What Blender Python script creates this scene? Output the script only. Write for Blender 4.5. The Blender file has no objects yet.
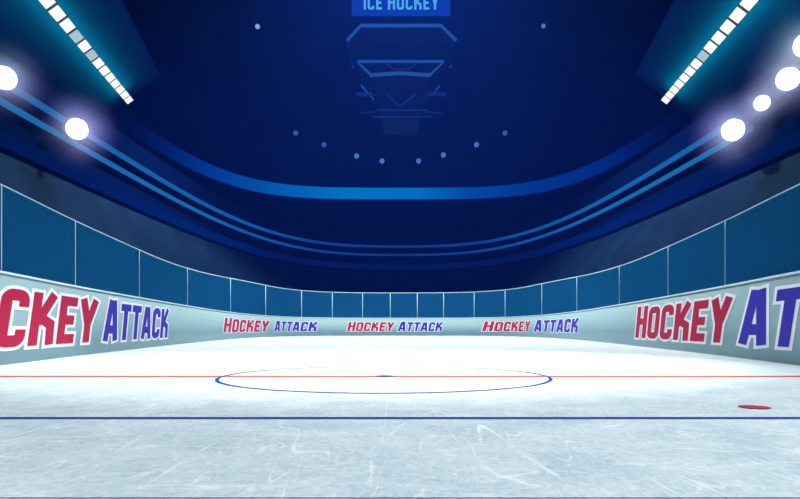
import bpy, bmesh, math, random
from mathutils import Vector, Matrix
random.seed(4)
scene = bpy.context.scene
COL = scene.collection

# ------------------------------------------------------------------ camera
EYE = 0.5                       # the eye stands half a metre above the ice
F, CX, HY = 606.0, 400.0, 328.7  # focal length (px), optical axis x, horizon y of the 800x499 frame
cam_d = bpy.data.cameras.new('camera')
cam = bpy.data.objects.new('camera', cam_d)
COL.objects.link(cam)
cam.location = (0, 0, EYE)
cam.rotation_euler = (math.pi / 2, 0, 0)
cam_d.sensor_width = 36.0
cam_d.lens = F / 800 * 36.0
cam_d.shift_y = (HY - 249.5) / 800
cam_d.clip_end = 500
scene.camera = cam

vs = scene.view_settings
scene.display_settings.display_device = 'sRGB'
vs.view_transform = 'Standard'
vs.look = 'None'
vs.gamma = 1.0
vs.exposure = 0.0
vs.use_curve_mapping = False
scene.cycles.use_denoising = True
scene.cycles.max_bounces = 6
scene.cycles.transparent_max_bounces = 12
scene.cycles.sample_clamp_indirect = 3.0


def spot_at(px, py, d):
    """A point of the arena seen in direction (px, py), d metres ahead."""
    return Vector(((px - CX) / F * d, d, EYE + (HY - py) / F * d))


# ------------------------------------------------------------------ helpers
def tag(o, label=None, cat=None, group=None, kind=None):
    if label: o['label'] = label
    if cat: o['category'] = cat
    if group: o['group'] = group
    if kind: o['kind'] = kind
    return o


def empty(name, loc, label, cat, group=None, kind=None):
    o = bpy.data.objects.new(name, None)
    o.empty_display_size = 0.2
    COL.objects.link(o)
    o.location = loc
    return tag(o, label, cat, group, kind)


ORIGIN = {}


def origin_of(o):
    p = Vector((0, 0, 0))
    while o is not None:
        p = p + o.location
        o = o.parent
    return p


def build(name, bm, mat, parent=None, smooth=False, base=None):
    """Link a bmesh given in arena coordinates as one mesh object."""
    org = Vector(base) if base is not None else Vector((0, 0, 0))
    if parent is not None:
        org = origin_of(parent)
    bmesh.ops.translate(bm, verts=bm.verts, vec=-org)
    me = bpy.data.meshes.new(name)
    bm.to_mesh(me)
    bm.free()
    if smooth:
        for p in me.polygons: p.use_smooth = True
    if isinstance(mat, (list, tuple)):
        for m in mat: me.materials.append(m)
    else:
        me.materials.append(mat)
    o = bpy.data.objects.new(name, me)
    COL.objects.link(o)
    if parent is not None:
        o.parent = parent
    else:
        o.location = org
    return o


def add_box(bm, c, u, v, w, su, sv, sw):
    """Box at c, axes u v w (unit), full sizes."""
    c = Vector(c); u = Vector(u) * su / 2; v = Vector(v) * sv / 2; w = Vector(w) * sw / 2
    vs_ = [bm.verts.new(c + a * u + b * v + e * w) for a in (-1, 1) for b in (-1, 1) for e in (-1, 1)]
    fs = [(0, 1, 3, 2), (4, 6, 7, 5), (0, 4, 5, 1), (2, 3, 7, 6), (0, 2, 6, 4), (1, 5, 7, 3)]
    out = [bm.faces.new([vs_[i] for i in f]) for f in fs]
    return out


def add_tube(bm, pts, r, n=8, closed=False):
    pts = [Vector(p) for p in pts]
    rings = []
    N = len(pts)
    for i, p in enumerate(pts):
        if closed:
            t = pts[(i + 1) % N] - pts[i - 1]
        else:
            t = pts[min(i + 1, N - 1)] - pts[max(i - 1, 0)]
        t.normalize()
        up = Vector((0, 0, 1)) if abs(t.z) < 0.95 else Vector((0, 1, 0))
        a = t.cross(up).normalized()
        b = a.cross(t).normalized()
        rings.append([bm.verts.new(p + r * (math.cos(2 * math.pi * k / n) * a + math.sin(2 * math.pi * k / n) * b)) for k in range(n)])
    for i in range(N if closed else N - 1):
        A, B = rings[i], rings[(i + 1) % N]
        for k in range(n):
            bm.faces.new((A[k], A[(k + 1) % n], B[(k + 1) % n], B[k]))
    if not closed:
        bm.faces.new(rings[0][::-1]); bm.faces.new(rings[-1])


def add_lathe(bm, c, axis, prof, n=28):
    """Revolve (along, radius) pairs about axis from c."""
    c = Vector(c); axis = Vector(axis).normalized()
    up = Vector((0, 0, 1)) if abs(axis.z) < 0.95 else Vector((0, 1, 0))
    a = axis.cross(up).normalized(); b = a.cross(axis).normalized()
    rings = []
    for s, r in prof:
        if r <= 1e-5:
            rings.append([bm.verts.new(c + axis * s)])
        else:
            rings.append([bm.verts.new(c + axis * s + r * (math.cos(2 * math.pi * k / n) * a + math.sin(2 * math.pi * k / n) * b)) for k in range(n)])
    for A, B in zip(rings, rings[1:]):
        for k in range(n):
            if len(A) == 1 and len(B) == 1: continue
            if len(A) == 1: bm.faces.new((A[0], B[(k + 1) % n], B[k]))
            elif len(B) == 1: bm.faces.new((A[k], A[(k + 1) % n], B[0]))
            else: bm.faces.new((A[k], A[(k + 1) % n], B[(k + 1) % n], B[k]))
    bmesh.ops.recalc_face_normals(bm, faces=bm.faces)


def loft(bm, rings, closed=True):
    vr = [[bm.verts.new(p) for p in r] for r in rings]
    n = len(vr[0])
    for A, B in zip(vr, vr[1:]):
        for k in range(n if closed else n - 1):
            bm.faces.new((A[k], A[(k + 1) % n], B[(k + 1) % n], B[k]))
    return vr


# ------------------------------------------------------------------ materials
def node_mat(name):
    m = bpy.data.materials.new(name)
    m.use_nodes = True
    nt = m.node_tree
    nt.nodes.clear()
    out = nt.nodes.new('ShaderNodeOutputMaterial')
    return m, nt, out


def matte(name, col, rough=0.7, spec=0.2, noise=0.0, nscale=3.0, metallic=0.0):
    m, nt, out = node_mat(name)
    b = nt.nodes.new('ShaderNodeBsdfPrincipled')
    b.inputs['Roughness'].default_value = rough
    b.inputs['Specular IOR Level'].default_value = spec
    b.inputs['Metallic'].default_value = metallic
    if noise > 0:
        tc = nt.nodes.new('ShaderNodeTexCoord')
        nz = nt.nodes.new('ShaderNodeTexNoise')
        nz.inputs['Scale'].default_value = nscale
        nz.inputs['Detail'].default_value = 6
        nt.links.new(tc.outputs['Object'], nz.inputs['Vector'])
        rp = nt.nodes.new('ShaderNodeValToRGB')
        rp.color_ramp.elements[0].position = 0.3
        rp.color_ramp.elements[1].position = 0.7
        rp.color_ramp.elements[0].color = (*[c * (1 - noise) for c in col], 1)
        rp.color_ramp.elements[1].color = (*[min(1, c * (1 + noise)) for c in col], 1)
        nt.links.new(nz.outputs['Fac'], rp.inputs['Fac'])
        nt.links.new(rp.outputs['Color'], b.inputs['Base Color'])
    else:
        b.inputs['Base Color'].default_value = (*col, 1)
    nt.links.new(b.outputs[0], out.inputs['Surface'])
    return m


def glow(name, col, strength, noise=0.0, nscale=0.3):
    m, nt, out = node_mat(name)
    e = nt.nodes.new('ShaderNodeEmission')
    e.inputs['Color'].default_value = (*col, 1)
    e.inputs['Strength'].default_value = strength
    nt.links.new(e.outputs[0], out.inputs['Surface'])
    return m


def led_band(name, stops, span, fade=None):
    """A band of LEDs dimmed along its length: stops = (lateral position, colour) across x = -span..span."""
    m, nt, out = node_mat(name)
    tc = nt.nodes.new('ShaderNodeTexCoord')
    sx = nt.nodes.new('ShaderNodeSeparateXYZ')
    nt.links.new(tc.outputs['Object'], sx.inputs[0])
    mr = nt.nodes.new('ShaderNodeMapRange')
    mr.inputs['From Min'].default_value = -span
    mr.inputs['From Max'].default_value = span
    nt.links.new(sx.outputs['X'], mr.inputs['Value'])
    rp = nt.nodes.new('ShaderNodeValToRGB')
    cr = rp.color_ramp
    while len(cr.elements) < len(stops): cr.elements.new(0.5)
    for el, (x, c) in zip(cr.elements, stops):
        el.position = (x + span) / (2 * span)
    for el, (x, c) in zip(cr.elements, stops):
        el.color = (*c, 1)
    nt.links.new(mr.outputs[0], rp.inputs['Fac'])
    e = nt.nodes.new('ShaderNodeEmission')
    nt.links.new(rp.outputs['Color'], e.inputs['Color'])
    if fade:
        fy = nt.nodes.new('ShaderNodeMapRange')
        fy.interpolation_type = 'SMOOTHSTEP'
        fy.inputs['From Min'].default_value, fy.inputs['From Max'].default_value, fy.inputs['To Min'].default_value = fade
        nt.links.new(sx.outputs['Y'], fy.inputs['Value'])
        nt.links.new(fy.outputs[0], e.inputs['Strength'])
    nt.links.new(e.outputs[0], out.inputs['Surface'])
    return m


def make_ice():
    m, nt, out = node_mat('ice')
    N, L = nt.nodes.new, nt.links.new
    tc = N('ShaderNodeTexCoord')

    def noise(scale, detail, rough, sc=(1, 1, 1), rot=0.0, dist=0.0):
        mp = N('ShaderNodeMapping')
        mp.inputs['Rotation'].default_value = (0, 0, rot)
        mp.inputs['Scale'].default_value = sc
        L(tc.outputs['Object'], mp.inputs['Vector'])
        nz = N('ShaderNodeTexNoise')
        nz.inputs['Scale'].default_value = scale
        nz.inputs['Detail'].default_value = detail
        nz.inputs['Roughness'].default_value = rough
        nz.inputs['Distortion'].default_value = dist
        L(mp.outputs[0], nz.inputs['Vector'])
        return nz.outputs['Fac']

    def math_(op, a, b=None, c=None):
        n = N('ShaderNodeMath'); n.operation = op
        for i, v in enumerate((a, b, c)):
            if v is None: continue
            if isinstance(v, (int, float)): n.inputs[i].default_value = v
            else: L(v, n.inputs[i])
        return n.outputs[0]

    def ramp(v, a, b, c0=0.0, c1=1.0):
        n = N('ShaderNodeMapRange'); n.interpolation_type = 'SMOOTHSTEP'
        n.inputs['From Min'].default_value = a; n.inputs['From Max'].default_value = b
        n.inputs['To Min'].default_value = c0; n.inputs['To Max'].default_value = c1
        L(v, n.inputs['Value'])
        return n.outputs[0]

    total = None
    # skate cuts: thin ridge lines of stretched noise, in several directions, broken up by a mask
    for (scale, sc, rot, w, mscale, amp) in (
            (1.6, (1, 0.10, 1), 0.5, 0.0035, 2.3, 1.0), (1.8, (0.12, 1, 1), 0.35, 0.0035, 3.1, 0.9),
            (2.6, (1, 0.12, 1), -0.8, 0.005, 2.7, 0.9), (3.2, (0.15, 1, 1), -0.3, 0.005, 1.9, 0.8),
            (5.0, (1, 0.15, 1), 1.2, 0.007, 4.0, 0.7), (7.0, (0.15, 1, 1), 0.8, 0.008, 3.0, 0.7),
            (9.0, (1, 0.2, 1), 0.1, 0.010, 5.0, 0.6), (12.0, (0.25, 1, 1), -0.9, 0.012, 4.0, 0.6)):
        v = noise(scale, 1.0, 0.4, sc, rot, 0.12)
        d = math_('ABSOLUTE', math_('SUBTRACT', v, 0.5))
        line = ramp(d, 0.0, w, 1.0, 0.0)
        mask = ramp(noise(mscale, 2, 0.5, (1, 1, 1), rot + 1), 0.42, 0.62)
        one = math_('MULTIPLY', math_('MULTIPLY', line, mask), amp)
        total = one if total is None else math_('MAXIMUM', total, one)
    # snowy, scraped mottling
    mot = noise(2.4, 9, 0.72, (1, 1, 1), 0.3, 0.4)
    fine = noise(34, 7, 0.8, (1, 0.7, 1), 0.2, 0.5)
    mm = math_('ADD', math_('MULTIPLY', ramp(mot, 0.32, 0.7), 0.5), math_('MULTIPLY', ramp(fine, 0.36, 0.68), 0.5))
    mix1 = N('ShaderNodeMix'); mix1.data_type = 'RGBA'
    mix1.inputs['A'].default_value = (0.40, 0.52, 0.58, 1)
    mix1.inputs['B'].default_value = (0.77, 0.83, 0.86, 1)
    L(mm, mix1.inputs['Factor'])
    mix2 = N('ShaderNodeMix'); mix2.data_type = 'RGBA'
    L(mix1.outputs['Result'], mix2.inputs['A'])
    mix2.inputs['B'].default_value = (0.90, 0.93, 0.95, 1)
    L(math_('MULTIPLY', total, 0.8), mix2.inputs['Factor'])
    d = N('ShaderNodeBsdfDiffuse')
    L(mix2.outputs['Result'], d.inputs['Color'])
    g = N('ShaderNodeBsdfGlossy')
    g.inputs['Roughness'].default_value = 0.38
    g.inputs['Color'].default_value = (0.9, 0.95, 1, 1)
    ms = N('ShaderNodeMixShader'); ms.inputs[0].default_value = 0.06
    L(d.outputs[0], ms.inputs[1]); L(g.outputs[0], ms.inputs[2])
    bp = N('ShaderNodeBump'); bp.inputs['Strength'].default_value = 0.25; bp.inputs['Distance'].default_value = 0.004
    L(math_('ADD', mm, total), bp.inputs['Height'])
    L(bp.outputs[0], g.inputs['Normal'])
    L(ms.outputs[0], out.inputs['Surface'])
    return m


def make_glass():
    m, nt, out = node_mat('tinted_glass')
    N, L = nt.nodes.new, nt.links.new
    tr = N('ShaderNodeBsdfTransparent'); tr.inputs['Color'].default_value = (0.55, 0.8, 0.95, 1)
    df = N('ShaderNodeBsdfDiffuse'); df.inputs['Color'].default_value = GLASS_COL
    tl = N('ShaderNodeBsdfTranslucent'); tl.inputs['Color'].default_value = GLASS_COL
    gl = N('ShaderNodeBsdfGlossy'); gl.inputs['Roughness'].default_value = 0.12; gl.inputs['Color'].default_value = (0.6, 0.85, 1, 1)
    m0 = N('ShaderNodeMixShader'); m0.inputs[0].default_value = 0.3
    L(df.outputs[0], m0.inputs[1]); L(tl.outputs[0], m0.inputs[2])
    m1 = N('ShaderNodeMixShader'); m1.inputs[0].default_value = 0.06
    L(m0.outputs[0], m1.inputs[1]); L(gl.outputs[0], m1.inputs[2])
    m2 = N('ShaderNodeMixShader'); m2.inputs[0].default_value = 0.55
    L(tr.outputs[0], m2.inputs[1]); L(m1.outputs[0], m2.inputs[2])
    L(m2.outputs[0], out.inputs['Surface'])
    return m


GLASS_COL = (0.010, 0.145, 0.34, 1)
M = dict(
    ice=make_ice(),
    glass=make_glass(),
    board=matte('board_plastic', (0.285, 0.44, 0.49), 0.55, 0.15),
    cap=matte('cap_plastic', (0.70, 0.80, 0.86), 0.5, 0.2),
    steel=matte('pale_steel', (0.42, 0.64, 0.78), 0.45, 0.3),
    red_paint=matte('red_ice_paint', (0.62, 0.09, 0.06), 0.6, 0.0),
    spot_paint=matte('crimson_ice_paint', (0.45, 0.05, 0.10), 0.6, 0.0),
    blue_paint=matte('blue_ice_paint', (0.02, 0.07, 0.33), 0.6, 0.0),
    letter_red=matte('letter_red', (0.44, 0.011, 0.052), 0.6, 0.1),
    letter_blue=matte('letter_blue', (0.038, 0.027, 0.40), 0.6, 0.1),
    letter_white=matte('letter_white', (0.86, 0.86, 0.92), 0.6, 0.1),
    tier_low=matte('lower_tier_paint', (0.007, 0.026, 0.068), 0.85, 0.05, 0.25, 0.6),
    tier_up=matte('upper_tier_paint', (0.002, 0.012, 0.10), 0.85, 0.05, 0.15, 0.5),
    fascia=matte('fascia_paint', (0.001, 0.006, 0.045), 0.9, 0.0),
    wall=matte('arena_wall_paint', (0.005, 0.028, 0.24), 0.9, 0.03, 0.12, 0.3),
    halo_sheet=matte('halo_backing', (0.003, 0.018, 0.13), 0.95, 0.0),  # backing added to catch the light bars' halo
    roof=matte('arena_roof_paint', (0.006, 0.030, 0.16), 0.9, 0.03, 0.12, 0.3),
    dark_metal=matte('dark_metal', (0.010, 0.022, 0.07), 0.5, 0.3),
    board_dark=matte('scoreboard_shell', (0.006, 0.022, 0.10), 0.6, 0.2),
)

# ------------------------------------------------------------------ plan of the rink
HALF = [(2.6, -6.3), (3.7, -3.6), (4.15, 0.0), (4.78, 4.0), (5.45, 8.3), (5.95, 11.2), (6.5, 15.0), (7.1, 19.6), (7.72, 25.0), (8.02, 29.0),
        (8.12, 33.0), (7.92, 36.8), (7.35, 39.5), (6.45, 41.5), (4.9, 43.1), (2.5, 43.9)]
CTRL = [(-x, y) for x, y in HALF[::1]] + [(0, 44.0)] + [(x, y) for x, y in HALF[::-1]] + [(0, -7.2)]


def catmull(ctrl, per=24):
    out = []
    n = len(ctrl)
    for i in range(n):
        p0, p1, p2, p3 = [Vector(ctrl[(i + k) % n]) for k in (-1, 0, 1, 2)]
        for j in range(per):
            t = j / per
            out.append(0.5 * ((2 * p1) + (p2 - p0) * t + (2 * p0 - 5 * p1 + 4 * p2 - p3) * t * t + (3 * p1 - p0 - 3 * p2 + p3) * t ** 3))
    return out


PATH = catmull(CTRL)            # clockwise: left side near -> far end -> right side -> behind the camera
NP = len(PATH)
ARC = [0.0]
for i in range(NP):
    ARC.append(ARC[-1] + (PATH[(i + 1) % NP] - PATH[i]).length)
TOTAL = ARC[-1]


def on_path(s, off=0.0):
    """Point of the inner board face at arc length s; off > 0 is outward."""
    s = s % TOTAL
    lo, hi = 0, NP
    while hi - lo > 1:
        mid = (lo + hi) // 2
        if ARC[mid] <= s: lo = mid
        else: hi = mid
    f = (s - ARC[lo]) / (ARC[lo + 1] - ARC[lo])
    p = PATH[lo].lerp(PATH[(lo + 1) % NP], f)
    ta = PATH[(lo + 1) % NP] - PATH[lo - 1]
    tb = PATH[(lo + 2) % NP] - PATH[lo]
    t = (ta.normalized().lerp(tb.normalized(), f)).normalized()
    nrm = Vector((-t.y, t.x))          # outward for a clockwise path
    return p + nrm * off


def arc_of_px(px, off=0.0):
    """Arc length at which the boards cross the direction px (seen part of the rink only)."""
    best = None
    want = (px - CX) / F
    for i in range(NP):
        a, b = PATH[i], PATH[(i + 1) % NP]
        if off: a, b = on_path(ARC[i], off), on_path(ARC[i + 1], off)
        if a.y < 0.5 or b.y < 0.5: continue
        ra, rb = a.x / a.y, b.x / b.y
        if (ra - want) * (rb - want) <= 0 and ra != rb:
            best = ARC[i] + (want - ra) / (rb - ra) * (ARC[i + 1] - ARC[i])
            break
    return best


def path_ring(off, z, n=360):
    return [Vector((*on_path(TOTAL * k / n, off), z)) for k in range(n)]


HB = 1.29

# ------------------------------------------------------------------ ice floor and its markings
bm = bmesh.new()
vsf = [bm.verts.new(p) for p in path_ring(0.16, 0.0, 240)]
bot = [bm.verts.new(p) for p in path_ring(0.16, -0.15, 240)]
bm.faces.new(vsf[::-1]).normal_update()
bm.faces.new(bot)
for k in range(240):
    bm.faces.new((vsf[k], vsf[(k + 1) % 240], bot[(k + 1) % 240], bot[k]))
bmesh.ops.recalc_face_normals(bm, faces=bm.faces)
floor = tag(build('floor', bm, M['ice']), 'scratched white ice sheet inside the curved boards', 'ice', None, 'structure')


def width_at(y):
    xs = []
    for i in range(NP):
        a, b = PATH[i], PATH[(i + 1) % NP]
        if (a.y - y) * (b.y - y) <= 0 and a.y != b.y:
            xs.append(a.x + (y - a.y) / (b.y - a.y) * (b.x - a.x))
    return min(xs), max(xs)


def depth_of(py): return F * EYE / (py - HY)


def ice_line(name, py, width, mat, label, z=0.002):
    y = depth_of(py)
    x0, x1 = width_at(y)
    bm = bmesh.new()
    n = 24
    A = [bm.verts.new((x0 + (x1 - x0) * k / n, y - width / 2, z)) for k in range(n + 1)]
    B = [bm.verts.new((x0 + (x1 - x0) * k / n, y + width / 2, z)) for k in range(n + 1)]
    for k in range(n): bm.faces.new((A[k], A[k + 1], B[k + 1], B[k]))
    return tag(build(name, bm, mat, floor), label)


ice_line('goal_red_line', 376.5, 0.17, M['red_paint'], 'thin red line across the ice through the centre circle')
ice_line('blue_line', 418.3, 0.075, M['blue_paint'], 'dark blue line across the ice in front of the circle')
ice_line('blue_line', 498.4, 0.006, M['blue_paint'], 'dark blue line at the very bottom of the picture')


def disc(name, cx, cy, r, mat, label, z, r0=0.0, n=96):
    bm = bmesh.new()
    if r0 > 0:
        A = [bm.verts.new((cx + r0 * math.cos(2 * math.pi * k / n), cy + r0 * math.sin(2 * math.pi * k / n), z)) for k in range(n)]
        B = [bm.verts.new((cx + r * math.cos(2 * math.pi * k / n), cy + r * math.sin(2 * math.pi * k / n), z)) for k in range(n)]
        for k in range(n): bm.faces.new((A[k], B[k], B[(k + 1) % n], A[(k + 1) % n]))
    else:
        bm.faces.new([bm.verts.new((cx + r * math.cos(2 * math.pi * k / n), cy + r * math.sin(2 * math.pi * k / n), z)) for k in range(n)])
    return tag(build(name, bm, mat, floor), label)


CY0 = 6.366
CX0 = -15.0 / F * CY0
disc('faceoff_circle', CX0, CY0, 1.709, M['blue_paint'], 'dark blue centre circle painted on the ice', 0.004, 1.673, 160)
disc('faceoff_spot', CX0, CY0 - 0.02, 0.098, M['blue_paint'], 'small dark blue spot on the red line', 0.005)
disc('faceoff_spot', 2.246, 3.84, 0.092, M['spot_paint'], 'crimson spot on the ice near the boards', 0.005)

# ------------------------------------------------------------------ dasher boards
boards = empty('dasher_board', (0, 44.0, 0), 'long pale grey-green board fence curving around the ice', 'rink boards')
bm = bmesh.new()
n = 360
rings = [path_ring(0.0, -0.02, n), path_ring(0.0, HB - 0.03, n), path_ring(0.14, HB - 0.03, n), path_ring(0.14, -0.02, n), path_ring(0.0, -0.02, n)]
loft(bm, rings)
bmesh.ops.remove_doubles(bm, verts=bm.verts, dist=1e-4)
bmesh.ops.recalc_face_normals(bm, faces=bm.faces)
build('board_panel', bm, M['board'], boards, True)
bm = bmesh.new()
loft(bm, [path_ring(-0.015, HB - 0.03, n), path_ring(-0.015, HB, n), path_ring(0.155, HB, n), path_ring(0.155, HB - 0.03, n), path_ring(-0.015, HB - 0.03, n)])
bmesh.ops.remove_doubles(bm, verts=bm.verts, dist=1e-4)
bmesh.ops.recalc_face_normals(bm, faces=bm.faces)
tag(build('cap_rail', bm, M['cap'], boards), 'thin pale rail along the top of the boards')

# ------------------------------------------------------------------ glass panes above the boards
POSTS_PX = [-95, 1, 75, 139, 187.3, 230.3, 265.5, 301.5, 332.3, 362.6, 390.3, 417.3, 443.6, 474.2, 505.2, 542, 577, 619.5, 668.3, 725.5, 900]
PANE_LABELS = [
    'nearest left-hand glass pane, running out of the picture before the leftmost post',
    'tall blue glass pane at the left edge, above the cropped red word',
    'blue glass pane above the blue word of the left-hand big advert',
    'glass pane above the bare board just past the left-hand big advert',
    'glass pane just left of the left small advert, above bare board',
    'glass pane above the red word of the left small advert',
    'glass pane above the blue word of the left small advert',
    'narrow glass pane above the end of the left small advert',
    'narrow glass pane above the gap between left and middle small adverts',
    'narrow glass pane above the red word of the middle small advert',
    'narrowest glass pane, above the middle of the middle small advert',
    'narrow glass pane above the blue word of the middle small advert',
    'glass pane just right of the middle small advert',
    'glass pane above the start of the red word of the right small advert',
    'glass pane above the middle of the right small advert',
    'glass pane above the last letters of the right small advert',
    'glass pane above bare board just right of the right small advert',
    'glass pane above the start of the right-hand big red word',
    'tall glass pane above the end of the right-hand big red word',
    'tallest glass pane at the right edge, above the big blue letters',
]


def smooth(a, b, x):
    t = min(1, max(0, (x - a) / (b - a)))
    return t * t * (3 - 2 * t)


def glass_h(y): return 1.21 + 0.60 * smooth(16, 37, y)


def post_r(y): return 0.0125 + 0.016 * smooth(8, 40, y)


def arc_post(px):
    return arc_of_px(px, 0.07)


post_s = [arc_post(p) for p in POSTS_PX]
G_OFF = 0.07
for i, lab in enumerate(PANE_LABELS):
    if lab is None: continue
    s0, s1 = post_s[i], post_s[i + 1]
    base = Vector((*on_path(s0, G_OFF), HB))
    root = empty('glass_pane', base, lab, 'glass pane', 'glass panes standing on the boards')
    s1 = s1 - 1.3 * post_r(on_path(s1).y) if i < len(PANE_LABELS) - 1 else s1
    k_n = max(6, int((s1 - s0) / 0.3))
    ss = [s0 + (s1 - s0) * k / k_n for k in range(k_n + 1)]
    pts = [on_path(s, G_OFF) for s in ss]
    hs = [glass_h(p.y) for p in pts]
    bm = bmesh.new()
    rr = []
    for off, top in ((-0.008, False), (-0.008, True), (0.008, True), (0.008, False)):
        rr.append([Vector((*on_path(s, G_OFF + off), HB + (h if top else 0.0))) for s, h in zip(ss, hs)])
    vr = loft(bm, rr + [rr[0]], closed=False)
    bmesh.ops.remove_doubles(bm, verts=bm.verts, dist=1e-5)
    for end in (0, -1):
        q = [v for v in bm.verts if any((v.co - r[end]).length < 1e-4 for r in rr)]
    bmesh.ops.holes_fill(bm, edges=[e for e in bm.edges if e.is_boundary], sides=4)
    bmesh.ops.recalc_face_normals(bm, faces=bm.faces)
    build('pane', bm, M['glass'], root)
    # top rail
    bm = bmesh.new()
    rad = [post_r(p.y) for p in pts]
    add_tube(bm, [Vector((p.x, p.y, HB + h)) for p, h in zip(pts, hs)], sum(rad) / len(rad), 6)
    build('top_rail', bm, M['steel'], root, True)
    bm = bmesh.new()
    r = post_r(pts[0].y)
    add_tube(bm, [Vector((pts[0].x, pts[0].y, HB)), Vector((pts[0].x, pts[0].y, HB + hs[0]))], r, 8)
    build('post', bm, M['steel'], root, True)
    if i == len(PANE_LABELS) - 1:
        bm = bmesh.new()
        add_tube(bm, [Vector((pts[-1].x, pts[-1].y, HB)), Vector((pts[-1].x, pts[-1].y, HB + hs[-1]))], post_r(pts[-1].y), 8)
        build('post', bm, M['steel'], root, True)

# ------------------------------------------------------------------ lettering
T = 0.20
H2 = T / 2


def arc_pts(cx, cy, r, a0, a1, n=6):
    return [(cx + r * math.cos(math.radians(a0 + (a1 - a0) * k / n)), cy + r * math.sin(math.radians(a0 + (a1 - a0) * k / n))) for k in range(n + 1)]


def glyph(ch):
    """(width, list of (centre line, closed)); unit height, stroke T."""
    w = {'H': .56, 'O': .56, 'C': .53, 'K': .58, 'E': .47, 'Y': .60, 'A': .62, 'T': .52, 'I': .2}[ch]
    l, r, b, t = H2, w - H2, H2, 1 - H2
    q = 0.10
    if ch == 'H': st = [([(l, 0), (l, 1)], 0), ([(r, 0), (r, 1)], 0), ([(l, .52), (r, .52)], 0)]
    elif ch == 'I': st = [([(l, 0), (l, 1)], 0)]
    elif ch == 'O':
        st = [(arc_pts(r - q, t - q, q, 0, 90) + arc_pts(l + q, t - q, q, 90, 180) + arc_pts(l + q, b + q, q, 180, 270) + arc_pts(r - q, b + q, q, 270, 360), 1)]
    elif ch == 'C':
        st = [([(r, .70)] + arc_pts(r - q, t - q, q, 0, 90) + arc_pts(l + q, t - q, q, 90, 180) + arc_pts(l + q, b + q, q, 180, 270) + arc_pts(r - q, b + q, q, 270, 360) + [(r, .30)], 0)]
    elif ch == 'K': st = [([(l, 0), (l, 1)], 0), ([(l + .04, .42), (r, 1)], 0), ([(l + .1, .52), (r - .02, .40), (r, 0)], 0)]
    elif ch == 'E': st = [([(l, 0), (l, 1)], 0), ([(l, t), (w, t)], 0), ([(l, .5), (w - .05, .5)], 0), ([(l, b), (w, b)], 0)]
    elif ch == 'Y': st = [([(l, 1), (w / 2, .42)], 0), ([(r, 1), (w / 2, .42)], 0), ([(w / 2, .5), (w / 2, 0)], 0)]
    elif ch == 'A': st = [([(l, 0), (w / 2 - .055, 1)], 0), ([(r, 0), (w / 2 + .055, 1)], 0), ([(l + .06, .28), (r - .06, .28)], 0)]
    elif ch == 'T': st = [([(0, t), (w, t)], 0), ([(w / 2, 0), (w / 2, t)], 0)]
    return w, st


def thick(pts, closed, half, ext):
    """Quads (4-tuples of 2-D points) of a thick polyline with mitred joints; ends run out by ext."""
    P = [Vector(p) for p in pts]
    if closed and (P[0] - P[-1]).length < 1e-6: P.pop()
    Q = [P[0]]
    for p in P[1:]:
        if (p - Q[-1]).length > 1e-6: Q.append(p)
    P = Q
    if not closed:
        P[0] = P[0] + (P[0] - P[1]).normalized() * ext
        P[-1] = P[-1] + (P[-1] - P[-2]).normalized() * ext
    # subdivide
    R = []
    m = len(P)
    for i in range(m if closed else m - 1):
        a, b = P[i], P[(i + 1) % m]
        k = max(1, int((b - a).length / 0.12))
        R += [a.lerp(b, j / k) for j in range(k)]
    if not closed: R.append(P[-1])
    m = len(R)
    LR = []
    for i in range(m):
        if closed or 0 < i < m - 1:
            d0 = (R[i] - R[i - 1]).normalized(); d1 = (R[(i + 1) % m] - R[i]).normalized()
        elif i == 0: d0 = d1 = (R[1] - R[0]).normalized()
        else: d0 = d1 = (R[-1] - R[-2]).normalized()
        n0 = Vector((-d0.y, d0.x)); n1 = Vector((-d1.y, d1.x))
        mt = (n0 + n1)
        mt = mt / max(0.5, mt.length_squared / 2) if mt.length > 1e-6 else n0
        LR.append((R[i] + mt * half, R[i] - mt * half))
    return [(LR[i][0], LR[i][1], LR[(i + 1) % m][1], LR[(i + 1) % m][0]) for i in range(m if closed else m - 1)]


def word_quads(word, grow, big=1.06, gap=0.075, shear=0.16):
    """Quads of a word scaled to unit width (without grow), unit height."""
    x = 0.0
    quads = []
    for i, ch in enumerate(word):
        if ch == ' ':
            x += .3
            continue
        w, st = glyph(ch)
        k = big if i == 0 else 1.0
        for pts, cl in st:
            pts2 = [(x + px * k, py * k) for px, py in pts]
            for q in thick(pts2, cl, T * k / 2 + grow, grow):
                quads.append(q)
        x += w * k + gap
    total = x - gap + shear
    return [[(v.x + shear * v.y, v.y) for v in q] for q in quads], total


def letter_mesh(quads, place):
    bm = bmesh.new()
    for q in quads:
        vs_ = [bm.verts.new(place(x, y)) for x, y in q]
        bm.faces.new(vs_)
    bmesh.ops.remove_doubles(bm, verts=bm.verts, dist=1e-5)
    return bm


def advert(words, label, height, zc, grow):
    """words = (text, material, s0, s1): each word runs along the boards from arc length s0 to s1."""
    s_mid = (words[0][2] + words[-1][3]) / 2
    root = empty('board_advert', Vector((*on_path(s_mid, 0.0), zc - height / 2)), label, 'advert', 'two-word adverts on the boards')
    for text, mat, s0, s1, wl in words:
        quads, total = word_quads(text, 0.0)

        def place(off):
            def f(x, y): return Vector((*on_path(s0 + (s1 - s0) * x / total, -off), zc - height / 2 + y * height))
            return f
        o = tag(build('lettering', letter_mesh(quads, place(0.010)), M[mat], root), wl)
        oq, _ = word_quads(text, grow)
        build('white_outline', letter_mesh(oq, place(0.005)), M['letter_white'], o)
    return root


def A(px): return arc_of_px(px)


R_, B_ = 'red word HOCKEY', 'blue word ATTACK'
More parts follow.
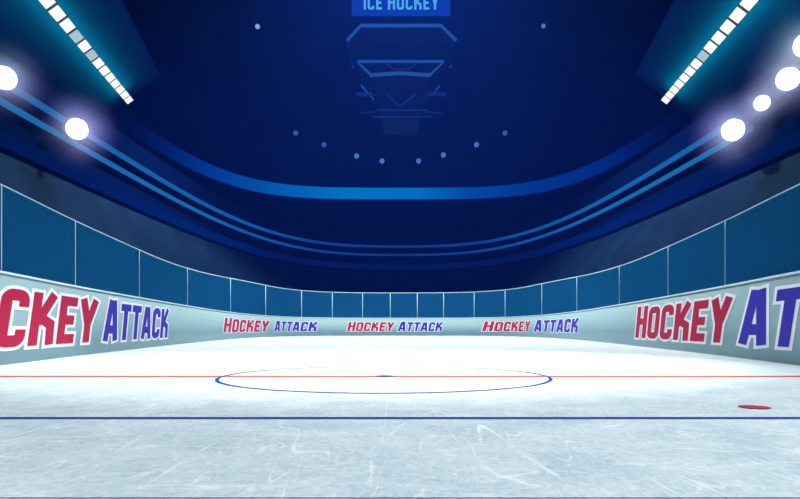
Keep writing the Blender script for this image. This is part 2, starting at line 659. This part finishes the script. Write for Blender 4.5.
# left big advert: its first letters run out of the picture
sL1, sL0 = A(99), A(102)
sR0, sR1, sR2 = A(635.5), A(734), A(738.5)
mirror = lambda s: s
lenR = sR1 - sR0
advert([('HOCKEY', 'letter_red', sL1 - 6.55, sL1, R_), ('ATTACK', 'letter_blue', sL0, A(169), B_)],
       'big red and blue lettering on the left boards, its first letters cut off', 0.83, 0.655, 0.060)
advert([('HOCKEY', 'letter_red', A(223), A(270), R_), ('ATTACK', 'letter_blue', A(274), A(318.5), B_)],
       'small red and blue lettering on the far boards, left of three', 0.64, 0.645, 0.045)
advert([('HOCKEY', 'letter_red', A(347), A(395), R_), ('ATTACK', 'letter_blue', A(397.5), A(443.5), B_)],
       'small red and blue lettering in the middle of the far boards', 0.64, 0.645, 0.045)
advert([('HOCKEY', 'letter_red', A(482), A(531), R_), ('ATTACK', 'letter_blue', A(533.5), A(579.5), B_)],
       'small red and blue lettering on the far boards, right of three', 0.64, 0.645, 0.045)
advert([('HOCKEY', 'letter_red', sR0, sR1, R_), ('ATTACK', 'letter_blue', sR2, sR2 + 6.9, B_)],
       'big red and blue lettering on the right boards, its last letters cut off', 0.83, 0.655, 0.060)

# ------------------------------------------------------------------ the arena bowl
def oval(a, b, n_exp, z, yc=25.0, n=240):
    out = []
    for k in range(n):
        t = 2 * math.pi * k / n
        c, s = math.cos(t), math.sin(t)
        out.append(Vector((a * math.copysign(abs(c) ** (2 / n_exp), c), yc + (b if s > 0 else b + 12) * math.copysign(abs(s) ** (2 / n_exp), s), z)))
    return out


def mixring(p, q, t):
    return tuple(x + (y - x) * t for x, y in zip(p, q))


LOW0, LOW1 = (10.0, 24.5, 2.7), (12.95, 35.2, 2.8)
LIP = (12.5, 31.9, 2.8)
WALL = (20.0, 41.4, 4.0)
UP0, UP1 = (13.7, 35.5, 2.8), (19.9, 41.3, 4.0)


def terraces(p, q, z0, z1, rows, lead):
    rings = [(p, lead)]
    for k in range(rows):
        z = z0 + (z1 - z0) * k / (rows - 1) if rows > 1 else z0
        rings.append((mixring(p, q, k / rows), z))
        rings.append((mixring(p, q, (k + 1) / rows), z))
    return [oval(*pr, z) for pr, z in rings]


# concourse floor behind the boards
bm = bmesh.new()
loft(bm, [path_ring(0.16, -0.1, 240), path_ring(2.6, -0.1, 240)])
tag(build('trim_1', bm, M['tier_low']), 'dark walkway strip behind the boards', 'walkway', None, 'structure')

bm = bmesh.new()
loft(bm, terraces(LOW0, LOW1, 0.9, 6.1, 13, -0.12))
tag(build('grandstand', bm, M['tier_low'], base=(0, 48, 0)), 'dim slate seating tier rising right behind the rink glass', 'grandstand')

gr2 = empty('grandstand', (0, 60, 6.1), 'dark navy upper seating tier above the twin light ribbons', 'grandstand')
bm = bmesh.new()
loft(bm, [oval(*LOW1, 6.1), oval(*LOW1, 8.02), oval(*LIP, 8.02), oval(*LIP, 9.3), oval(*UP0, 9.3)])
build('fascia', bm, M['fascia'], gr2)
bm = bmesh.new()
loft(bm, terraces(UP0, UP1, 9.5, 14.0, 11, 9.3))
build('terrace', bm, M['tier_up'], gr2)

bm = bmesh.new()
loft(bm, [oval(*WALL, 14.0), oval(*WALL, 25.0)])
tag(build('wall_back', bm, M['wall']), 'deep navy arena wall above the upper tier', 'wall', None, 'structure')
bm = bmesh.new()
rr = [oval(*WALL, 25.0)]
for k in range(1, 9):
    a = k / 9 * math.pi / 2
    rr.append(oval(UP1[0] * math.cos(a), UP1[1] * math.cos(a), UP1[2] + (2 - UP1[2]) * k / 9, 25.0 + 6.0 * math.sin(a)))
vr = loft(bm, rr)
bm.faces.new(vr[-1])
tag(build('ceiling', bm, M['roof'], smooth=True), 'dark domed arena ceiling', 'ceiling', None, 'structure')

# ------------------------------------------------------------------ light ribbons
def ribbon(name, par, z, h, mat, label, grow=0.05, tmin=-1.05, tmax=math.pi + 1.05, depth=0.05, group=None, cat='light ribbon'):
    a, b, ne = par
    n = 260
    def pt(t, shrink, zz):
        c, s = math.cos(t), math.sin(t)
        return Vector(((a - shrink) * math.copysign(abs(c) ** (2 / ne), c), 25 + ((b if s > 0 else b + 12) - shrink) * math.copysign(abs(s) ** (2 / ne), s), zz))
    ts = [tmin + (tmax - tmin) * k / n for k in range(n + 1)]
    sec = [(grow, z - h / 2), (grow, z + h / 2), (grow + depth, z + h / 2), (grow + depth, z - h / 2), (grow, z - h / 2)]
    bm = bmesh.new()
    loft(bm, [[pt(t, s_, zz) for t in ts] for s_, zz in sec], closed=False)
    bmesh.ops.remove_doubles(bm, verts=bm.verts, dist=1e-5)
    bmesh.ops.recalc_face_normals(bm, faces=bm.faces)
    return tag(build(name, bm, mat, base=(0, 25 + b, z)), label, cat, group)


def lin(r, g, b):
    f = lambda c: (c / 255 / 12.92) if c <= 10 else ((c / 255 + 0.055) / 1.055) ** 2.4
    return (f(r), f(g), f(b))


thick_m = led_band('led_thick', [(-19.5, lin(0, 26, 105)), (-17.5, lin(2, 55, 145)), (-12, lin(0, 92, 180)), (-6, lin(0, 112, 192)), (2, lin(0, 108, 190)),
                                 (7, lin(0, 72, 160)), (13, lin(0, 50, 140)), (18, lin(0, 38, 125)), (19.6, lin(0, 26, 105))], 20, (-27, -9, 0.12))
thin_m = led_band('led_thin', [(-13.5, lin(24, 115, 185)), (-12, lin(18, 88, 160)), (-8, lin(10, 62, 140)), (0, lin(8, 52, 128)), (7, lin(10, 60, 138)),
                               (11.5, lin(16, 84, 158)), (13.5, lin(24, 115, 185))], 14)
faint_m = led_band('led_faint', [(-13.5, lin(3, 34, 105)), (-11, lin(1, 16, 72)), (0, lin(1, 14, 66)), (11, lin(1, 16, 70)), (13.5, lin(3, 34, 105))], 14, (-46, -25, 0.5))
ribbon('light_ribbon', UP1, EYE + 14.78, 1.25, thick_m, 'broad bright blue light band curving below the arena wall', 0.06)
ribbon('light_ribbon', LIP, EYE + 7.71, 0.24, thin_m, 'thin blue light line, upper of the twin lines on the balcony', 0.06, tmin=-0.02, group='twin light lines on the balcony')
ribbon('light_ribbon', LOW1, EYE + 7.32, 0.22, thin_m, 'thin blue light line, lower of the twin lines on the balcony', 0.06, tmin=-0.02, group='twin light lines on the balcony')
ribbon('light_ribbon', LOW1, EYE + 6.15, 0.55, faint_m, 'faint dark blue band under the twin light lines', 0.06)

# ------------------------------------------------------------------ slanting light bars
lamp_on = glow('bar_panel_lit', (0.93, 1.0, 1.0), 1.12)
lamp_dim = glow('bar_panel_dim', lin(168, 196, 212), 1.0)  # unlit panels, their grey put in as a glow
teal_glow = glow('bar_halo_emitter', (0.0, 1.0, 0.24), 45.0)  # emitters added out of sight to throw the halo onto the backing


def light_bar(sign, e_px, t_px, dim, label):
    P0 = spot_at(*e_px, 30.0)
    P1 = spot_at(*t_px, 17.4)
    u = (P1 - P0).normalized()
    view = (Vector((0, 0, EYE)) - (P0 + P1) / 2).normalized()
    nrm = (view - u * view.dot(u)).normalized()     # the lamps face down towards the near ice
    w = u.cross(nrm).normalized()
    L = (P1 - P0).length
    step = L / 12
    root = empty('light_bar', P0, label, 'light bar', 'slanting light bars under the roof')
    bm = bmesh.new()
    Lb = step * 19
    c = P0 + u * (Lb / 2 - step * 0.6) - nrm * 0.09
    add_box(bm, c, u, w, nrm, Lb, 0.40, 0.14)
    build('housing', bm, M['dark_metal'], root)
    # wide sheet added behind the bar to catch a teal halo from hidden emitters
    bm = bmesh.new()
    add_box(bm, c - nrm * 0.55, u, w, nrm, Lb + 3.0, 4.2, 0.06)
    build('halo_backing', bm, M['halo_sheet'], root)
    for k in range(3):
        bm = bmesh.new()
        q = c - nrm * 0.55 + u * Lb * (k - 1) * 0.42
        add_tube(bm, [q, Vector((q.x, q.y, 27.5))], 0.03, 6)
        build('cable', bm, M['dark_metal'], root)
    for k in range(4):
        bm = bmesh.new()
        q = P0 + u * (step * (0.2 + 4.3 * k)) - nrm * 0.16
        add_tube(bm, [q, q - nrm * 0.48], 0.03, 6)
        build('bracket', bm, M['dark_metal'], root)
    bm = bmesh.new()
    for s_ in (-1, 1):
        add_box(bm, c - nrm * 0.10 + w * s_ * 0.12, u, w, nrm, Lb - 0.1, 0.10, 0.05)
    build('halo_emitter', bm, teal_glow, root)
    for k in range(18):
        bm = bmesh.new()
        add_box(bm, P0 + u * step * k, u, w, nrm, step * 0.72, 0.35, 0.05)
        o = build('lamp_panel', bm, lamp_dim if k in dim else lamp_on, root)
        if k in dim: o['label'] = 'unlit lamp panel given a grey glow'


light_bar(-1, (128.8, 100), (46.3, 0), (7, 9), 'slanting light bar at upper left, with two greyed lamp panels')
light_bar(1, (665.6, 100), (748.9, 2), (7,), 'slanting light bar at upper right, with one greyed lamp panel')

# ------------------------------------------------------------------ floodlights on the balcony
flood_m = glow('flood_lens', (1.0, 0.98, 1.0), 10.0)


def haze_mat(R, dens):
    m, nt, out = node_mat('lit_haze')
    tc = nt.nodes.new('ShaderNodeTexCoord')
    ln = nt.nodes.new('ShaderNodeVectorMath'); ln.operation = 'LENGTH'
    nt.links.new(tc.outputs['Object'], ln.inputs[0])
    mr = nt.nodes.new('ShaderNodeMapRange')
    mr.inputs['From Min'].default_value = R; mr.inputs['From Max'].default_value = 0
    nt.links.new(ln.outputs['Value'], mr.inputs['Value'])
    pw = nt.nodes.new('ShaderNodeMath'); pw.operation = 'POWER'; pw.inputs[1].default_value = 2.6
    nt.links.new(mr.outputs[0], pw.inputs[0])
    ml = nt.nodes.new('ShaderNodeMath'); ml.operation = 'MULTIPLY'; ml.inputs[1].default_value = dens
    nt.links.new(pw.outputs[0], ml.inputs[0])
    v = nt.nodes.new('ShaderNodeVolumeScatter')
    v.inputs['Color'].default_value = (0.26, 0.28, 1.0, 1)
    nt.links.new(ml.outputs[0], v.inputs['Density'])
    nt.links.new(v.outputs[0], out.inputs['Volume'])
    return m


def flood(px, py, d, r, label):
    d *= 0.95
    c = spot_at(px, py, d)
    aim = (Vector((0, 14, 2.0)) - c)
    toward = (Vector((0, 0, EYE)) - c)
    ax = (aim.normalized() * 0.35 + toward.normalized() * 0.65).normalized()
    root = empty('floodlight', c - ax * 0.3, label, 'floodlight', 'floodlights on the balcony front')
    bm = bmesh.new()
    add_lathe(bm, c, ax, [(-0.75, 0), (-0.75, r * 0.9), (-0.5, r * 1.1), (-0.34, r * 1.1), (-0.02, r * 0.7), (-0.02, 0)])
    build('housing', bm, M['dark_metal'], root, True)
    bm = bmesh.new()
    add_lathe(bm, c, ax, [(-0.10, r * 0.80), (0.0, r), (r * 0.3, r * 0.92), (r * 0.55, r * 0.6), (r * 0.65, 0)])
    build('lens', bm, flood_m, root, True)
    bm = bmesh.new()
    out = Vector((math.copysign(1, c.x), 0, 0))
    add_tube(bm, [c - ax * 0.7, c - ax * 0.7 + out * 0.5], 0.05, 6)
    build('bracket', bm, M['dark_metal'], root, True)
    bm = bmesh.new()
    bmesh.ops.create_uvsphere(bm, u_segments=32, v_segments=20, radius=r * 4.6)
    bmesh.ops.translate(bm, verts=bm.verts, vec=origin_of(root))
    o = build('lit_haze', bm, haze_mat(r * 4.6, 1.9 * 0.36 / r), root)
    o.location = ax * 0.35
    tag(o, 'purple-blue glow in the hazy air around the lamp')


for a in ((77, 129, 23.2, 0.36, 'big bright floodlight on the left balcony, above the glass'),
          (4.5, 78, 18.8, 0.32, 'bright floodlight cut by the left picture edge'),
          (733, 130, 22.4, 0.36, 'big bright floodlight at the end of the right twin light lines'),
          (762, 103, 20.7, 0.23, 'smallest of the bright floodlights at upper right'),
          (788, 79, 19.3, 0.32, 'bright floodlight above the smallest one at upper right'),
          (806, 45, 18.5, 0.32, 'floodlight at the right picture edge, highest of its row')):
    flood(*a)

# ------------------------------------------------------------------ small lamps far back
def small_lamp(px, py, d, r, col, label, rod, group):
    c = spot_at(px, py, d)
    root = empty('spot_lamp', c, label, 'lamp', group)
    bm = bmesh.new()
    ax = (Vector((0, 10, 0)) - c).normalized()
    add_lathe(bm, c, ax, [(-r * 1.6, 0), (-r * 1.6, r * 0.6), (0, r * 1.05), (r * 0.1, r * 1.05), (r * 0.1, r * 0.9)], 14)
    build('housing', bm, M['dark_metal'], root, True)
    bm = bmesh.new()
    add_lathe(bm, c, ax, [(0.0, r * 0.92), (r * 0.25, r * 0.6), (r * 0.35, 0)], 14)
    build('lens', bm, glow('lamp_lens', col, 1.0), root, True)
    bm = bmesh.new()
    if rod == 'up':
        add_tube(bm, [c - ax * r, Vector((c.x, c.y, 31.2 if abs(c.x) < 4 else 29.5)) - ax * r], 0.04, 6)
    else:
        k = c.copy(); k.y += 2.2
        add_tube(bm, [c - ax * r, k], 0.05, 6)
    build('rod', bm, M['dark_metal'], root, True)


row = [(295.7, 133, 'first from the left'), (324, 144.6, 'second from the left'), (356.6, 156, 'third from the left'), (382, 161, 'fourth from the left'),
       (418.6, 161, 'fourth from the right'), (443.4, 155, 'third from the right'), (476.5, 144.6, 'second from the right'), (505, 133, 'first from the right')]
for k, (px, py, w) in enumerate(row):
    small_lamp(px, py, 64.5, 0.30, lin(66, 112, 190) if k in (2, 3, 4, 5, 6) else lin(48, 84, 165), 'small dim lamp above the broad blue band, ' + w, 'back', 'small lamps in a row on the far wall')
small_lamp(257.5, 26.5, 46, 0.20, lin(130, 165, 215), 'small pale lamp hanging under the roof, left of the scoreboard', 'up', 'small lamps hanging under the roof')
small_lamp(543.5, 26, 46, 0.18, lin(85, 115, 180), 'small dim lamp hanging under the roof, right of the scoreboard', 'up', 'small lamps hanging under the roof')

# ------------------------------------------------------------------ hanging scoreboard
SD = 40.0
K = SD / F
sc_z = lambda py: EYE + (HY - py) * K
sx = lambda px: (px - CX) * K
led_line = glow('scoreboard_led', lin(30, 74, 140), 1.0)
led_dim = glow('scoreboard_led_dim', lin(16, 38, 108), 1.0)
sign_m = glow('scoreboard_sign', lin(8, 52, 150), 1.0)
sign_txt = glow('scoreboard_letters', lin(78, 165, 228), 1.0)
sb = empty('scoreboard', (sx(401), SD + 2.0, sc_z(118)), 'dark scoreboard hanging under the roof with a glowing blue sign', 'scoreboard')
xc = sx(401)
DEP = 4.0


def slab(bm, half0, z0, half1, z1, y0, y1, inset=0.0):
    """Prism between two rectangles centred on the scoreboard axis."""
    v = []
    for hw, z in ((half0, z0), (half1, z1)):
        for x, y in ((-hw, y0), (hw, y0), (hw, y1), (-hw, y1)):
            v.append(bm.verts.new((xc + x, y, z)))
    bm.faces.new(v[0:4][::-1]); bm.faces.new(v[4:8])
    for k in range(4):
        bm.faces.new((v[k], v[(k + 1) % 4], v[4 + (k + 1) % 4], v[4 + k]))


bm = bmesh.new()
slab(bm, 3.40, sc_z(17), 3.40, sc_z(-30), SD, SD + DEP)
build('sign_box', bm, M['board_dark'], sb)
bm = bmesh.new()
slab(bm, 3.25, sc_z(16), 3.25, sc_z(-28), SD - 0.05, SD)
tag(build('sign_face', bm, sign_m, sb), 'glowing blue sign face')
quads, total = word_quads('ICE HOCKEY', -0.02, 1.0, 0.09, 0.0)
zt0, zt1 = sc_z(10.3), sc_z(-4)
bm = letter_mesh(quads, lambda x, y: Vector((sx(363.5) + x / total * (sx(439) - sx(363.5)), SD - 0.06, zt0 + y * (zt1 - zt0))))
tag(build('lettering', bm, sign_txt, sb), 'pale blue words ICE HOCKEY')
bm = bmesh.new()
slab(bm, 3.62, sc_z(41), 2.65, sc_z(24), SD + 0.1, SD + DEP - 0.1)
slab(bm, 2.6, sc_z(61), 3.4, sc_z(41), SD + 0.3, SD + DEP - 0.3)
slab(bm, 1.95, sc_z(77), 2.85, sc_z(61), SD + 0.15, SD + DEP - 0.15)
slab(bm, 1.2, sc_z(118), 1.95, sc_z(77), SD + 0.4, SD + DEP - 0.4)
build('scoreboard_body', bm, M['board_dark'], sb)


def led_frame(name, px_pts, y, r, mat):
    for yy in ((y, 2 * SD + DEP - y) if mat is led_line else (y,)):
        bm = bmesh.new()
        add_tube(bm, [Vector((sx(a[0]), yy, sc_z(a[1]))) for a in px_pts], r, 6)
        build(name, bm, mat, sb, True)


led_frame('led_edge', [(347, 40.5), (361, 25.5), (441, 25.5), (456, 40.5)], SD, 0.11, led_line)
led_frame('led_edge', [(371, 75), (357, 61.5), (444, 61.5), (430, 75)], SD, 0.09, led_line)
led_frame('led_edge', [(370, 75.5), (399, 73.5), (402, 73.5), (430, 75.5)], SD - 0.05, 0.12, led_line)
led_frame('led_edge', [(385, 63), (393, 69), (409, 69), (417, 63)], SD, 0.05, led_dim)
led_frame('led_edge', [(356, 93.5), (372, 93.5)], SD, 0.07, led_dim)
led_frame('led_edge', [(430, 93.5), (446, 93.5)], SD, 0.07, led_dim)
led_frame('led_edge', [(387, 95), (400, 106), (415, 95)], SD, 0.06, led_dim)
led_frame('led_edge', [(377, 110), (428, 110)], SD, 0.06, led_dim)
led_frame('led_edge', [(372, 117), (433, 117)], SD, 0.045, led_dim)
for s_ in (-1, 1):
    bm = bmesh.new()
    for yy in (SD + 0.6, SD + DEP - 0.6):
        add_tube(bm, [Vector((xc + s_ * 2.8, yy, sc_z(-30))), Vector((xc + s_ * 2.8, yy, 30.4))], 0.04, 6)
    build('cable', bm, M['dark_metal'], sb)
bm = bmesh.new()
for s_ in (-1, 1):
    for yy in (SD + 0.4, SD + DEP - 0.4):
        add_tube(bm, [Vector((xc + s_ * 1.6, yy, sc_z(92))), Vector((xc + s_ * 2.95, yy, sc_z(93.5)))], 0.06, 6)
build('side_arm', bm, M['dark_metal'], sb)

# ------------------------------------------------------------------ lights
def spot(name, loc, target, power, size_deg, blend, col, radius=0.5):
    ld = bpy.data.lights.new(name, 'SPOT')
    ld.energy = power; ld.spot_size = math.radians(size_deg); ld.spot_blend = blend; ld.color = col; ld.shadow_soft_size = radius
    o = bpy.data.objects.new(name, ld)
    COL.objects.link(o)
    o.location = loc
    o.rotation_euler = (Vector(target) - Vector(loc)).to_track_quat('-Z', 'Y').to_euler()
    return o


spot('rink_key_light', (0, 29, 24), (0, 29, 0), 47000, 100, 0.5, (0.95, 0.98, 1.0))
spot('rink_circle_light', (2.6, 9.5, 13), (-0.2, 9.5, 0), 7400, 48, 0.35, (0.97, 0.99, 1.0), 0.3)
spot('rink_near_light', (5.0, -2, 14), (-0.8, 3.5, 0), 11600, 75, 1.0, (0.88, 0.95, 1.0), 1.0)

w = bpy.data.worlds.new('world')
scene.world = w
w.use_nodes = True
w.node_tree.nodes['Background'].inputs[0].default_value = (0.002, 0.01, 0.06, 1)
w.node_tree.nodes['Background'].inputs[1].default_value = 1.0


# ------------------------------------------------------------------ thin haze in the hall
m, nt, out = node_mat('haze')
vsn = nt.nodes.new('ShaderNodeVolumeScatter')
vsn.inputs['Color'].default_value = (0.015, 0.10, 1.0, 1)
vsn.inputs['Density'].default_value = 0.0025
nt.links.new(vsn.outputs[0], out.inputs['Volume'])
bm = bmesh.new()
add_box(bm, (0, 19, 15.5), (1, 0, 0), (0, 1, 0), (0, 0, 1), 39.0, 94.0, 30.9)
tag(build('haze', bm, m), 'thin navy haze filling the arena air', 'haze', None, 'stuff')
